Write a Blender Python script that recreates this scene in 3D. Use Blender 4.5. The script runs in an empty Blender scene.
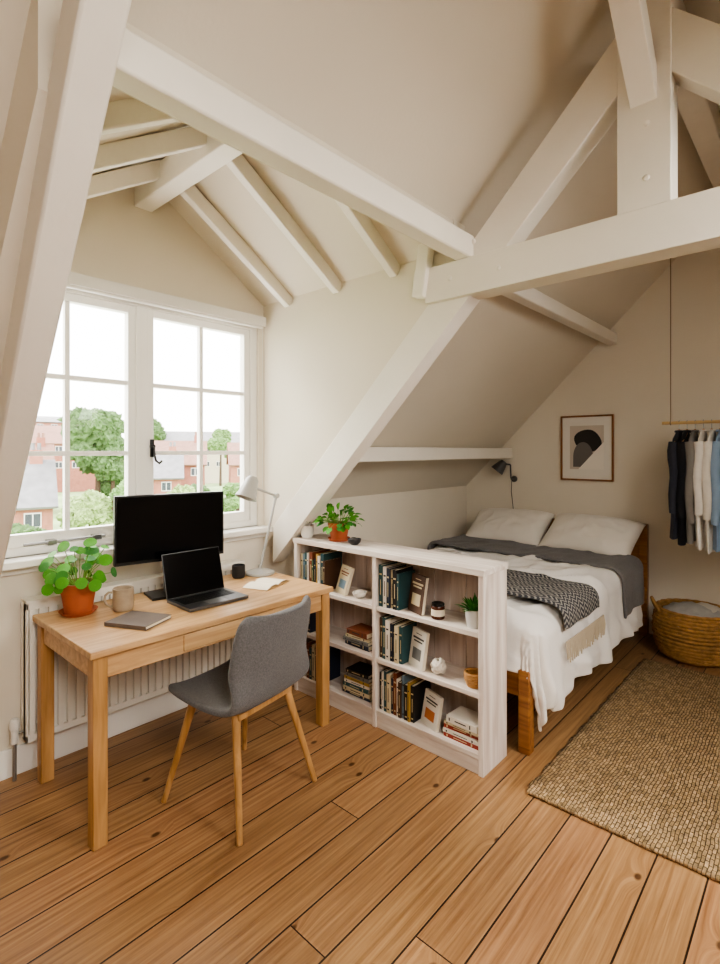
import bpy, bmesh, math, random
from mathutils import Vector, Matrix, noise
random.seed(7)
scene=bpy.context.scene
V=Vector
def lin(h):
    h=h.lstrip('#'); r=[int(h[i:i+2],16)/255 for i in (0,2,4)]
    return tuple([(c/12.92 if c<=0.04045 else ((c+0.055)/1.055)**2.4) for c in r])
# ---------------------------------------------------------------- materials
def newmat(name):
    m=bpy.data.materials.new(name); m.use_nodes=True
    return m,m.node_tree,m.node_tree.nodes,m.node_tree.links,m.node_tree.nodes['Principled BSDF']
def M(name,col,rough=.5,var=0.,scale=6.,bump=0.,bscale=60.,metal=0.,stretch=(1,1,1),sheen=0.,emit=0.,trans=0.,spec=None):
    m,t,n,l,b=newmat(name)
    c=lin(col) if isinstance(col,str) else col
    b.inputs['Base Color'].default_value=(*c,1); b.inputs['Roughness'].default_value=rough
    b.inputs['Metallic'].default_value=metal
    if spec is not None: b.inputs['Specular IOR Level'].default_value=spec
    if sheen: b.inputs['Sheen Weight'].default_value=sheen
    if trans: b.inputs['Transmission Weight'].default_value=trans
    tc=n.new('ShaderNodeTexCoord'); mp=n.new('ShaderNodeMapping'); mp.inputs['Scale'].default_value=stretch
    l.new(tc.outputs['Object'],mp.inputs['Vector'])
    if var>0:
        ns=n.new('ShaderNodeTexNoise'); ns.inputs['Scale'].default_value=scale; ns.inputs['Detail'].default_value=5
        l.new(mp.outputs[0],ns.inputs['Vector'])
        cr=n.new('ShaderNodeValToRGB')
        cr.color_ramp.elements[0].position=.3; cr.color_ramp.elements[1].position=.7
        cr.color_ramp.elements[0].color=(*[max(0,x*(1-var)) for x in c],1)
        cr.color_ramp.elements[1].color=(*[min(1,x*(1+var)) for x in c],1)
        l.new(ns.outputs['Fac'],cr.inputs[0]); l.new(cr.outputs[0],b.inputs['Base Color'])
    if bump>0:
        n2=n.new('ShaderNodeTexNoise'); n2.inputs['Scale'].default_value=bscale; n2.inputs['Detail'].default_value=4
        l.new(mp.outputs[0],n2.inputs['Vector'])
        bp=n.new('ShaderNodeBump'); bp.inputs['Strength'].default_value=bump; bp.inputs['Distance'].default_value=.01
        l.new(n2.outputs['Fac'],bp.inputs['Height']); l.new(bp.outputs[0],b.inputs['Normal'])
    return m
def woodmat(name,dark,light,axis='X',rough=.45,scale=1.0,bump=.08):
    m,t,n,l,b=newmat(name)
    tc=n.new('ShaderNodeTexCoord'); mp=n.new('ShaderNodeMapping')
    s={'X':(1.2,14,14),'Y':(14,1.2,14),'Z':(14,14,1.2)}[axis]
    mp.inputs['Scale'].default_value=[q*scale for q in s]
    l.new(tc.outputs['Object'],mp.inputs['Vector'])
    a=n.new('ShaderNodeTexNoise'); a.inputs['Scale'].default_value=2.2; a.inputs['Detail'].default_value=8; a.inputs['Distortion'].default_value=.8
    l.new(mp.outputs[0],a.inputs['Vector'])
    cr=n.new('ShaderNodeValToRGB'); cr.color_ramp.elements[0].position=.32; cr.color_ramp.elements[1].position=.66
    cr.color_ramp.elements[0].color=(*lin(dark),1); cr.color_ramp.elements[1].color=(*lin(light),1)
    l.new(a.outputs['Fac'],cr.inputs[0]); l.new(cr.outputs[0],b.inputs['Base Color'])
    b.inputs['Roughness'].default_value=rough
    bp=n.new('ShaderNodeBump'); bp.inputs['Strength'].default_value=bump; bp.inputs['Distance'].default_value=.005
    l.new(a.outputs['Fac'],bp.inputs['Height']); l.new(bp.outputs[0],b.inputs['Normal'])
    return m
def floormat():
    m,t,n,l,b=newmat('pine_floorboards')
    W=.158
    def math_(op,a,bv=None,c=None):
        x=n.new('ShaderNodeMath'); x.operation=op
        for i,v in enumerate((a,bv,c)):
            if v is None: continue
            if isinstance(v,(int,float)): x.inputs[i].default_value=v
            else: l.new(v,x.inputs[i])
        return x.outputs[0]
    g=n.new('ShaderNodeNewGeometry'); sp=n.new('ShaderNodeSeparateXYZ'); l.new(g.outputs['Position'],sp.inputs[0])
    X,Y=sp.outputs[0],sp.outputs[1]
    yb=math_('DIVIDE',Y,W); idx=math_('FLOOR',yb); fr=math_('FRACT',yb)
    wn=n.new('ShaderNodeTexWhiteNoise'); wn.noise_dimensions='1D'; l.new(idx,wn.inputs['W'])
    xs=math_('ADD',X,math_('MULTIPLY',wn.outputs['Value'],7.3)); xd=math_('DIVIDE',xs,5.3)
    xi=math_('FLOOR',xd); xf=math_('FRACT',xd)
    w2=n.new('ShaderNodeTexWhiteNoise'); w2.noise_dimensions='2D'
    cb=n.new('ShaderNodeCombineXYZ'); l.new(idx,cb.inputs[0]); l.new(xi,cb.inputs[1]); l.new(cb.outputs[0],w2.inputs['Vector'])
    rnd=w2.outputs['Value']
    # knots: sparse 2D voronoi cells, elongated slightly along the board
    kv=n.new('ShaderNodeCombineXYZ'); l.new(math_('MULTIPLY',math_('ADD',X,math_('MULTIPLY',rnd,31)),3.4),kv.inputs[0]); l.new(math_('MULTIPLY',math_('ADD',Y,math_('MULTIPLY',rnd,5)),5.6),kv.inputs[1])
    vo=n.new('ShaderNodeTexVoronoi'); vo.voronoi_dimensions='2D'; vo.inputs['Scale'].default_value=1.0; vo.inputs['Randomness'].default_value=1; l.new(kv.outputs[0],vo.inputs['Vector'])
    kd=vo.outputs['Distance']; sc=n.new('ShaderNodeSeparateColor'); l.new(vo.outputs['Color'],sc.inputs[0])
    pick=math_('GREATER_THAN',sc.outputs[0],.66)
    gv=n.new('ShaderNodeCombineXYZ')
    l.new(math_('ADD',math_('MULTIPLY',X,1.5),math_('MULTIPLY',rnd,40)),gv.inputs[0])
    warp=math_('MULTIPLY',math_('MULTIPLY',math_('POWER',math_('MAXIMUM',math_('SUBTRACT',.40,kd),0),2),pick),12)
    l.new(math_('ADD',math_('MULTIPLY',Y,44),warp),gv.inputs[1])
    gn=n.new('ShaderNodeTexNoise'); gn.inputs['Scale'].default_value=1.5; gn.inputs['Detail'].default_value=9; gn.inputs['Roughness'].default_value=.6; gn.inputs['Distortion'].default_value=.35
    l.new(gv.outputs[0],gn.inputs['Vector'])
    cr=n.new('ShaderNodeValToRGB'); e=cr.color_ramp.elements
    e[0].position=.28; e[0].color=(*lin('#7f5838'),1); e[1].position=.72; e[1].color=(*lin('#b38a62'),1)
    l.new(gn.outputs['Fac'],cr.inputs[0])
    big=n.new('ShaderNodeTexNoise'); big.inputs['Scale'].default_value=1.6; big.inputs['Detail'].default_value=3; l.new(g.outputs['Position'],big.inputs['Vector'])
    hs=n.new('ShaderNodeHueSaturation'); l.new(cr.outputs[0],hs.inputs['Color'])
    l.new(math_('ADD',math_('ADD',.68,math_('MULTIPLY',rnd,.30)),math_('MULTIPLY',big.outputs['Fac'],.3)),hs.inputs['Value'])
    l.new(math_('ADD',.499,math_('MULTIPLY',wn.outputs['Value'],.008)),hs.inputs['Hue'])
    kr=n.new('ShaderNodeMapRange'); kr.inputs['From Min'].default_value=.04; kr.inputs['From Max'].default_value=.08
    kr.inputs['To Min'].default_value=.85; kr.inputs['To Max'].default_value=0; l.new(kd,kr.inputs['Value'])
    kf=math_('MULTIPLY',kr.outputs[0],pick)
    mx=n.new('ShaderNodeMix'); mx.data_type='RGBA'; l.new(kf,mx.inputs['Factor']); l.new(hs.outputs[0],mx.inputs[6]); mx.inputs[7].default_value=(*lin('#42240f'),1)
    ed=math_('MINIMUM',fr,math_('SUBTRACT',1,fr)); g1=math_('LESS_THAN',ed,.019)
    ex=math_('MINIMUM',xf,math_('SUBTRACT',1,xf)); g2=math_('LESS_THAN',ex,.0004)
    gp=math_('MAXIMUM',g1,g2)
    m2=n.new('ShaderNodeMix'); m2.data_type='RGBA'; l.new(gp,m2.inputs['Factor']); l.new(mx.outputs[2],m2.inputs[6]); m2.inputs[7].default_value=(*lin('#28170b'),1)
    l.new(m2.outputs[2],b.inputs['Base Color'])
    hgt=math_('SUBTRACT',math_('MULTIPLY',gn.outputs['Fac'],.12),gp)
    bp=n.new('ShaderNodeBump'); bp.inputs['Strength'].default_value=.5; bp.inputs['Distance'].default_value=.004
    l.new(hgt,bp.inputs['Height']); l.new(bp.outputs[0],b.inputs['Normal'])
    rr=math_('ADD',.34,math_('MULTIPLY',gn.outputs['Fac'],.18)); l.new(rr,b.inputs['Roughness'])
    return m
def jutemat(name,c1,c2,sx,sy,bump=1.0,dist=.008):
    m,t,n,l,b=newmat(name)
    tc=n.new('ShaderNodeTexCoord'); mp=n.new('ShaderNodeMapping'); mp.inputs['Scale'].default_value=(sx,sy,1)
    l.new(tc.outputs['Object'],mp.inputs['Vector'])
    br=n.new('ShaderNodeTexBrick'); br.inputs['Scale'].default_value=1; br.inputs['Mortar Size'].default_value=.10
    br.inputs['Mortar Smooth'].default_value=1; br.inputs['Brick Width'].default_value=1.3; br.inputs['Row Height'].default_value=.7
    br.inputs['Color1'].default_value=(*lin(c1),1); br.inputs['Color2'].default_value=(*lin(c2),1); br.inputs['Mortar'].default_value=(*[x*.33 for x in lin(c1)],1)
    nz=n.new('ShaderNodeTexNoise'); nz.inputs['Scale'].default_value=9; l.new(tc.outputs['Object'],nz.inputs['Vector'])
    ad=n.new('ShaderNodeVectorMath'); ad.operation='MULTIPLY_ADD'; l.new(nz.outputs['Color'],ad.inputs[0]); ad.inputs[1].default_value=(1.2,1.2,0); l.new(mp.outputs[0],ad.inputs[2])
    l.new(ad.outputs[0],br.inputs['Vector'])
    n3=n.new('ShaderNodeTexNoise'); n3.inputs['Scale'].default_value=45; n3.inputs['Detail'].default_value=4; l.new(tc.outputs['Object'],n3.inputs['Vector'])
    rp=n.new('ShaderNodeMapRange'); rp.inputs['From Min'].default_value=.3; rp.inputs['From Max'].default_value=.7; rp.inputs['To Min'].default_value=.55; rp.inputs['To Max'].default_value=1.22; l.new(n3.outputs['Fac'],rp.inputs['Value'])
    mx=n.new('ShaderNodeVectorMath'); mx.operation='SCALE'
    l.new(br.outputs['Color'],mx.inputs[0]); l.new(rp.outputs[0],mx.inputs['Scale'])
    l.new(mx.outputs[0],b.inputs['Base Color']); b.inputs['Roughness'].default_value=.95
    bp=n.new('ShaderNodeBump'); bp.inputs['Strength'].default_value=bump; bp.inputs['Distance'].default_value=dist; bp.invert=True
    l.new(br.outputs['Fac'],bp.inputs['Height']); l.new(bp.outputs[0],b.inputs['Normal'])
    return m
def throwmat():
    # herringbone / zigzag weave
    m,t,n,l,b=newmat('woven_throw')
    def math_(op,a,bv=None):
        x=n.new('ShaderNodeMath'); x.operation=op
        for i,v in enumerate((a,bv)):
            if v is None: continue
            if isinstance(v,(int,float)): x.inputs[i].default_value=v
            else: l.new(v,x.inputs[i])
        return x.outputs[0]
    tc=n.new('ShaderNodeTexCoord'); sp=n.new('ShaderNodeSeparateXYZ'); l.new(tc.outputs['Object'],sp.inputs[0])
    yy=math_('ADD',sp.outputs[1],sp.outputs[2])
    zig=math_('ABSOLUTE',math_('SUBTRACT',math_('FRACT',math_('MULTIPLY',sp.outputs[0],18)),.5))
    st=math_('FRACT',math_('ADD',math_('MULTIPLY',yy,30),math_('MULTIPLY',zig,2.0)))
    k=math_('GREATER_THAN',st,.62)
    mx=n.new('ShaderNodeMix'); mx.data_type='RGBA'; l.new(k,mx.inputs['Factor']); mx.inputs[6].default_value=(*lin('#3c3c40'),1); mx.inputs[7].default_value=(*lin('#98958e'),1)
    l.new(mx.outputs[2],b.inputs['Base Color']); b.inputs['Roughness'].default_value=.95
    bp=n.new('ShaderNodeBump'); bp.inputs['Strength'].default_value=.4; bp.inputs['Distance'].default_value=.004; l.new(st,bp.inputs['Height']); l.new(bp.outputs[0],b.inputs['Normal'])
    return m
def glassmat():
    m=bpy.data.materials.new('window_glass'); m.use_nodes=True; t=m.node_tree; n=t.nodes; l=t.links; n.clear()
    o=n.new('ShaderNodeOutputMaterial'); a=n.new('ShaderNodeBsdfTransparent'); g=n.new('ShaderNodeBsdfGlossy'); g.inputs['Roughness'].default_value=.02
    x=n.new('ShaderNodeMixShader'); x.inputs[0].default_value=.03; l.new(a.outputs[0],x.inputs[1]); l.new(g.outputs[0],x.inputs[2]); l.new(x.outputs[0],o.inputs[0])
    return m
PL=M('plaster_wall','#e5dccb',.85,.02,2,.06,70)
PC=M('plaster_ceiling','#dfd6c5',.85,.02,2,.06,70)
BEAM=M('painted_beam','#eee8dc',.5,.03,3,.45,11,stretch=(1,1,1))
TRIM=M('painted_trim','#f1eee7',.4)
FLOOR=floormat()
OAK=woodmat('oak_desk','#ad8457','#cfa97b','X',.4)
OAKZ=woodmat('oak_legs','#9c7343','#bf935f','Z',.4)
BEDW=woodmat('bed_wood','#7a4b27','#a4703d','Y',.4)
SHW=woodmat('whitewashed_pine','#c9b9ac','#e9e1d8','Y',.6,.7)
SHZ=woodmat('whitewashed_pine_upright','#c7b6a9','#e8dfd6','Z',.6,.7)
SHB=woodmat('whitewashed_back','#b8a294','#d6c6ba','Z',.65,.7)
RAD=M('radiator_enamel','#ece8de',.35)
BLK=M('black_plastic','#0a0a0b',.35)
SCR=M('screen_black','#030304',.15,spec=.3)
ALU=M('space_grey_aluminium','#6c6d6f',.35,metal=.85)
KEY=M('keyboard_keys','#0d0d0f',.5)
TERR=M('terracotta','#a95732',.75,.1,12,.1,80)
SOIL=M('potting_soil','#2b1c12',.95,.3,60,.5,90)
LEAF=M('leaf_green','#4c8f22',.6,.25,9,spec=.3)
LEAF2=M('leaf_dark_green','#37752b',.6,.3,14,spec=.3)
STEM=M('stem_green','#7aa04a',.5)
CER=M('stoneware','#a5937c',.6,.12,25,.1,60)
GREYF=M('grey_wool','#646363',.95,.22,150,.4,260,sheen=.12)
WHITE=M('white_enamel','#e6e3dc',.3)
LAMPG=M('lamp_grey_enamel','#a9a7a1',.35)
STEEL=M('steel','#9a9a98',.3,metal=.9)
DUV=M('duvet_linen','#e8e4de',.9,.02,5,.15,40,sheen=.1)
PIL=M('pillow_cotton','#e6e0d6',.9,.02,5,.12,40,sheen=.1)
BLANK=M('grey_blanket','#6e6c6c',.95,.1,60,.3,160,sheen=.1)
THROW=throwmat()
FRINGE=M('fringe_wool','#b9ab94',.95)
MATT=M('mattress','#d9d5cc',.9)
JUTE=jutemat('jute_rug','#b99c75','#9c8058',36,52,1.0,.012)
SEAG=M('seagrass','#a57c47',.85,.28,26,.4,60)
GLASS=glassmat()
PAPER=M('book_pages','#e6dcc6',.9)
# ---------------------------------------------------------------- mesh builder
class MB:
    def __init__(s): s.bm=bmesh.new(); s.mats=[]
    def mi(s,m):
        if m not in s.mats: s.mats.append(m)
        return s.mats.index(m)
    def faces(s,vs,fs,mat,T=None,smooth=False):
        i=s.mi(mat); bv=[s.bm.verts.new(T@V(v) if T else V(v)) for v in vs]
        out=[]
        for f in fs:
            try:
                q=s.bm.faces.new([bv[k] for k in f]); q.material_index=i; q.smooth=smooth; out.append(q)
            except ValueError: pass
        return bv
    def box(s,x0,x1,y0,y1,z0,z1,mat,T=None):
        vs=[(x,y,z) for z in (z0,z1) for y in (y0,y1) for x in (x0,x1)]
        s.faces(vs,[(0,2,3,1),(4,5,7,6),(0,1,5,4),(2,6,7,3),(0,4,6,2),(1,3,7,5)],mat,T)
    def beam(s,p0,p1,w,h,mat,side=V((1,0,0))):
        p0=V(p0);p1=V(p1);d=(p1-p0).normalized(); side=(side-d*side.dot(d)).normalized(); up=d.cross(side)
        vs=[]
        for p in (p0,p1):
            for a,b in ((-1,-1),(1,-1),(1,1),(-1,1)): vs.append(p+side*(a*w/2)+up*(b*h/2))
        s.faces(vs,[(0,1,2,3),(7,6,5,4),(0,4,5,1),(1,5,6,2),(2,6,7,3),(3,7,4,0)],mat)
    def prism(s,pts,off,mat):
        pts=[V(p) for p in pts]; n=len(pts); off=V(off)
        vs=pts+[p+off for p in pts]
        s.faces(vs,[tuple(range(n)),tuple(range(2*n-1,n-1,-1))]+[(i,i+n,(i+1)%n+n,(i+1)%n) for i in range(n)],mat)
    def lathe(s,prof,c,mat,seg=28,T=None,cap=True):
        c=V(c); vs=[];fs=[]
        for r,z in prof:
            for k in range(seg):
                a=2*math.pi*k/seg; vs.append((r*math.cos(a),r*math.sin(a),z))
        for j in range(len(prof)-1):
            for k in range(seg):
                k2=(k+1)%seg; fs.append((j*seg+k,j*seg+k2,(j+1)*seg+k2,(j+1)*seg+k))
        if cap:
            fs.append(tuple(range(seg-1,-1,-1))); fs.append(tuple((len(prof)-1)*seg+k for k in range(seg)))
        TT=Matrix.Translation(c)@(T if T else Matrix.Identity(4))
        s.faces(vs,fs,mat,TT,True)
    def tube(s,pts,r,mat,seg=8,closed=False):
        pts=[V(p) for p in pts]; n=len(pts)
        rs=r if isinstance(r,(list,tuple)) else [r]*n
        prev=None; vs=[]
        for i,p in enumerate(pts):
            if closed: d=(pts[(i+1)%n]-pts[i-1]).normalized()
            else: d=(pts[min(i+1,n-1)]-pts[max(i-1,0)]).normalized()
            if prev is None:
                u=d.orthogonal().normalized()
            else:
                u=(prev-d*prev.dot(d)); u=u.normalized() if u.length>1e-6 else d.orthogonal().normalized()
            prev=u; w=d.cross(u)
            for k in range(seg):
                a=2*math.pi*k/seg; vs.append(p+(u*math.cos(a)+w*math.sin(a))*rs[i])
        fs=[]
        for i in range(n if closed else n-1):
            j=(i+1)%n
            for k in range(seg):
                k2=(k+1)%seg; fs.append((i*seg+k,i*seg+k2,j*seg+k2,j*seg+k))
        if not closed: fs+= [tuple(range(seg-1,-1,-1)),tuple((n-1)*seg+k for k in range(seg))]
        s.faces(vs,fs,mat,None,True)
    def grid(s,f,nu,nv,mat,T=None,wrapu=False):
        vs=[f(i/(nu if wrapu else nu-1),j/(nv-1)) for j in range(nv) for i in range(nu)]
        fs=[]
        for j in range(nv-1):
            for i in range(nu if wrapu else nu-1):
                i2=(i+1)%nu; fs.append((j*nu+i,j*nu+i2,(j+1)*nu+i2,(j+1)*nu+i))
        s.faces(vs,fs,mat,T,True)
    def sphere(s,c,r,mat,sub=2,T=None,fn=None):
        b=bmesh.new(); bmesh.ops.create_icosphere(b,subdivisions=sub,radius=1)
        b.verts.ensure_lookup_table()
        rr=V(r) if isinstance(r,(tuple,list)) else V((r,r,r))
        vs=[]
        for v in b.verts:
            co=v.co.copy(); k=fn(co) if fn else 1
            co=V((co.x*rr.x,co.y*rr.y,co.z*rr.z))*k
            if T: co=T@co
            vs.append(co+V(c))
        s.faces(vs,[tuple(x.index for x in f.verts) for f in b.faces],mat,None,True); b.free()
    def leaf(s,base,d,nrm,L,W,mat,fold=.2,droop=.3):
        base=V(base); d=V(d).normalized(); nrm=V(nrm); nrm=(nrm-d*nrm.dot(d)).normalized(); sd=d.cross(nrm)
        N=6; vs=[]
        for i in range(N+1):
            t=i/N; w=W*math.sin(math.pi*min(1,t*.92+.06))**.8; 
            c=base+d*(L*t)-nrm*(droop*L*t*t)
            vs+=[c-sd*w+nrm*(fold*w),c,c+sd*w+nrm*(fold*w)]
        fs=[]
        for i in range(N):
            a=i*3; fs+=[(a,a+1,a+4,a+3),(a+1,a+2,a+5,a+4)]
        s.faces(vs,fs,mat,None,True)
    def disc(s,c,nrm,r,mat,cup=.15,seg=14):
        nrm=V(nrm).normalized(); u=nrm.orthogonal().normalized(); w=nrm.cross(u); c=V(c)
        vs=[c]+[c+(u*math.cos(a)+w*math.sin(a))*r*.55+nrm*(cup*r*.4) for a in [2*math.pi*k/seg for k in range(seg)]]
        vs+=[c+(u*math.cos(a)+w*math.sin(a))*r+nrm*(cup*r*(.2+.3*math.sin(2*a))) for a in [2*math.pi*k/seg for k in range(seg)]]
        fs=[(0,1+k,1+(k+1)%seg) for k in range(seg)]+[(1+k,1+seg+k,1+seg+(k+1)%seg,1+(k+1)%seg) for k in range(seg)]
        s.faces(vs,fs,mat,None,True)
    def finish(s,name,bevel=0.,seg=2,keep=False,solid=0.,subsurf=0,ang=40,T=None,recalc=True):
        if recalc: bmesh.ops.recalc_face_normals(s.bm,faces=s.bm.faces)
        me=bpy.data.meshes.new(name); s.bm.to_mesh(me); s.bm.free()
        for m in s.mats: me.materials.append(m)
        try: me.set_sharp_from_angle(angle=math.radians(ang))
        except Exception: pass
        ob=bpy.data.objects.new(name,me); scene.collection.objects.link(ob)
        if T is not None: ob.matrix_world=T
        elif not keep:
            xs=[v.co for v in me.vertices]
            c=V(((min(v.x for v in xs)+max(v.x for v in xs))/2,(min(v.y for v in xs)+max(v.y for v in xs))/2,min(v.z for v in xs)))
            me.transform(Matrix.Translation(-c)); ob.location=c
        if solid:
            md=ob.modifiers.new('solid','SOLIDIFY'); md.thickness=solid; md.offset=0
        if bevel:
            md=ob.modifiers.new('bevel','BEVEL'); md.width=bevel; md.segments=seg; md.limit_method='ANGLE'; md.angle_limit=math.radians(35)
        if subsurf:
            md=ob.modifiers.new('sub','SUBSURF'); md.levels=subsurf; md.render_levels=subsurf
        return ob
def RZ(a): return Matrix.Rotation(a,4,'Z')
def RX(a): return Matrix.Rotation(a,4,'X')
def RY(a): return Matrix.Rotation(a,4,'Y')
def TR(x,y,z): return Matrix.Translation((x,y,z))
# ---------------------------------------------------------------- room shell
XW,XE=-1.7,4.75; YN,YS=2.8,-1.78; YR=.51; RC=3.93
DX0,DX1=.5,2.14; DE=2.45; DP=3.02; DXC=1.32
def R(y): return RC-y if y>=YR else RC-2*YR+y
m=MB(); m.box(XW-.15,XE+.15,YS-.15,YN+.15,-.12,0,FLOOR); m.finish('floor',keep=True)
WX0,WX1,WZ0,WZ1=.56,2.10,1.0,2.34
m=MB()
m.box(XW,XE,YN,YN+.15,0,WZ0,PL)
m.box(XW,DX0,YN,YN+.15,WZ0,R(YN)+.05,PL); m.box(DX1,XE,YN,YN+.15,WZ0,R(YN)+.05,PL)
m.box(DX0,WX0,YN,YN+.15,WZ0,WZ1,PL); m.box(WX1,DX1,YN,YN+.15,WZ0,WZ1,PL)
m.prism([(DX0-.1,YN,WZ1),(DX1+.1,YN,WZ1),(DX1+.1,YN,DE-.05),(DXC,YN,DP+.03),(DX0-.1,YN,DE-.05)],(0,.15,0),PL)
m.finish('wall_window')
m=MB(); m.prism([(XE,YN,0),(XE,YN,R(YN)),(XE,YR,R(YR)),(XE,YS,R(YS)),(XE,YS,0)],(.15,0,0),PL); m.finish('wall_gable')
m=MB(); m.prism([(XW,YN,0),(XW,YN,R(YN)),(XW,YR,R(YR)),(XW,YS,R(YS)),(XW,YS,0)],(-.15,0,0),PL); m.finish('wall_rear')
m=MB(); m.box(XW,XE,YS-.15,YS,0,R(YS)+.05,PL); m.finish('wall_knee')
def slope(m,x0,x1,y0,y1,t=.12):
    m.prism([(x0,y0,R(y0)),(x1,y0,R(y0)),(x1,y1,R(y1)),(x0,y1,R(y1))],(0,0,t),PC)
m=MB()
slope(m,XW,DX0-.1,YR,YN+.1); slope(m,DX0-.1,DX1+.1,YR,1.36); slope(m,DX1+.1,XE,YR,YN+.1)
# rear slope, two added openings out of view let in fill light
SK=[(-.4,.6),(1.5,2.6)]; sy0,sy1=-1.15,-.35
slope(m,XW,XE,YS,sy0); slope(m,XW,XE,sy1,YR)
slope(m,XW,SK[0][0],sy0,sy1); slope(m,SK[0][1],SK[1][0],sy0,sy1); slope(m,SK[1][1],XE,sy0,sy1)
m.finish('ceiling')
# dormer
m=MB()
m.prism([(DX1,YN,R(YN)-.28),(DX1,YN,DE),(DX1,1.8,2.66),(DX1,1.33,2.66),(DX1,1.33,2.32)],(.1,0,0),PL)
m.finish('wall_dormer_cheek')
m=MB()
m.prism([(DX0,YN,R(YN)-.28),(DX0,YN,DE),(DX0,1.8,2.66),(DX0,1.33,2.66),(DX0,1.33,2.32)],(-.115,0,0),PL)
m.finish('wall_dormer_cheek')
m=MB()
m.prism([(DX1+.1,YN+.1,DE-.06),(DXC,YN+.1,DP),(DXC,1.34,DP),(DX1+.1,1.34,DE-.06)],(0,0,.1),PC)
m.prism([(DX0-.1,YN+.1,DE-.06),(DXC,YN+.1,DP),(DXC,1.34,DP),(DX0-.1,1.34,DE-.06)],(0,0,.1),PC)
m.prism([(DX0-.1,1.335,2.43),(DX1+.1,1.335,2.43),(DX1+.1,1.335,3.1),(DX0-.1,1.335,3.1)],(0,.03,0),PC)
m.finish('ceiling_dormer')
m=MB()
m.box(1.27,1.37,1.375,YN,DP-.20,DP-.06,BEAM)
for y in (2.53,2.10,1.68):
    m.beam((1.33,y,DP-.075),(DX1,y,DE-.02),.05,.08,BEAM,V((0,1,0)))
    m.beam((1.31,y,DP-.075),(DX0,y,DE-.02),.05,.08,BEAM,V((0,1,0)))
m.beam((2.10,1.50,2.25),(2.10,1.44,2.62),.05,.07,BEAM)
m.finish('dormer_rafters',.006)
# trusses
def raft(m,x0,x1,ya,yb,ztop=3.69,zbot=3.455):
    m.prism([(x0,ya,ztop-ya),(x0,yb,ztop-yb),(x0,yb,zbot-yb),(x0,ya,zbot-ya)],(x1-x0,0,0),BEAM)
def raft2(m,x0,x1,ya,yb,ztop=3.69,zbot=3.455):
    f=lambda y,c:c-(2*YR-y)
    m.prism([(x0,ya,f(ya,ztop)),(x0,yb,f(yb,ztop)),(x0,yb,f(yb,zbot)),(x0,ya,f(ya,zbot))],(x1-x0,0,0),BEAM)
m=MB()
raft(m,2.13,2.23,.56,2.69); raft2(m,2.13,2.23,-1.55,.46)
m.box(2.10,2.22,-1.3,1.47,2.215,2.385,BEAM)
m.box(2.12,2.23,.42,.60,2.385,3.40,BEAM)
m.beam((2.16,.51,2.80),(1.55,.51,3.36),.09,.09,BEAM,V((0,1,0)))
m.beam((2.20,.51,2.80),(2.81,.51,3.36),.09,.09,BEAM,V((0,1,0)))
for y,z in ((1.08,2.30),(1.33,2.31),(1.22,2.46),(.50,2.50),(.50,2.70)):
    m.lathe([(.014,-.012),(.014,0),(.008,.004)],(2.10 if z<2.4 else 2.12,y,z),BEAM,10,RY(-math.pi/2))
m.finish('roof_truss',.008)
m=MB()
# dormer trimmer rafter, splayed slightly towards the window
xs_=lambda y:.48+.078*(y-1.14)
ya,yb=.56,2.69
vs=[]
for y in (ya,yb):
    for dx,c in ((-.09,3.67),(0,3.67),(0,3.455),(-.09,3.455)): vs.append((xs_(y)+dx,y,c-y))
m.faces(vs,[(0,1,2,3),(7,6,5,4),(0,4,5,1),(1,5,6,2),(2,6,7,3),(3,7,4,0)],BEAM)
m.finish('principal_rafter',.008)
m=MB()
m.box(.44,2.14,1.22,1.30,2.385,2.49,BEAM); m.finish('header_purlin',.008)
m=MB(); m.box(2.235,XE,1.34,1.42,2.40,2.49,BEAM); m.finish('upper_purlin',.008)
m=MB(); m.box(2.235,XE,2.29,2.38,1.42,1.52,BEAM); m.finish('lower_purlin',.008)
m=MB(); m.box(XW,.40,2.28,2.38,1.42,1.52,BEAM); m.finish('rear_purlin',.008)
m=MB(); m.box(XW,XE,.45,.57,3.22,3.38,BEAM); m.finish('ridge_beam',.008)
# trims
m=MB(); m.box(XW,DX1,YN-.018,YN,0,.13,TRIM); m.box(DX1,XE,YN-.018,YN,0,.13,TRIM); m.finish('baseboard_window',.004)
m=MB(); m.box(XE-.018,XE,YS,YN-.02,0,.13,TRIM); m.finish('baseboard_gable',.004)
m=MB(); m.box(DX0-.02,DX1+.02,2.70,YN+.06,WZ0-.035,WZ0,TRIM); m.box(DX0,DX1,2.775,YN,WZ0-.075,WZ0-.035,TRIM); m.finish('window_sill',.006)
# window
m=MB()
fy0,fy1=2.82,2.92
m.box(WX0,WX0+.05,fy0,fy1,WZ0,WZ1,TRIM); m.box(WX1-.05,WX1,fy0,fy1,WZ0,WZ1,TRIM)
m.box(WX0+.05,WX1-.05,fy0,fy1,WZ1-.05,WZ1,TRIM); m.box(WX0+.05,WX1-.05,fy0,fy1,WZ0,WZ0+.04,TRIM)
m.box(1.295,1.355,fy0,fy1,WZ0+.04,WZ1-.05,TRIM)
for x0,x1 in ((WX0+.05,1.295),(1.355,WX1-.05)):
    a,b=fy0+.012,fy0+.06; z0,z1=WZ0+.04,WZ1-.05; w=.042
    m.box(x0,x0+w,a,b,z0,z1,TRIM); m.box(x1-w,x1,a,b,z0,z1,TRIM)
    m.box(x0+w,x1-w,a,b,z0,z0+.06,TRIM); m.box(x0+w,x1-w,a,b,z1-w,z1,TRIM)
    xc=(x0+x1)/2; m.box(xc-.012,xc+.012,a+.008,b-.008,z0+.06,z1-w,TRIM)
    for k in (1,2):
        z=z0+.06+(z1-w-z0-.06)*k/3; m.box(x0+w,x1-w,a+.006,b-.006,z-.012,z+.012,TRIM)
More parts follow.
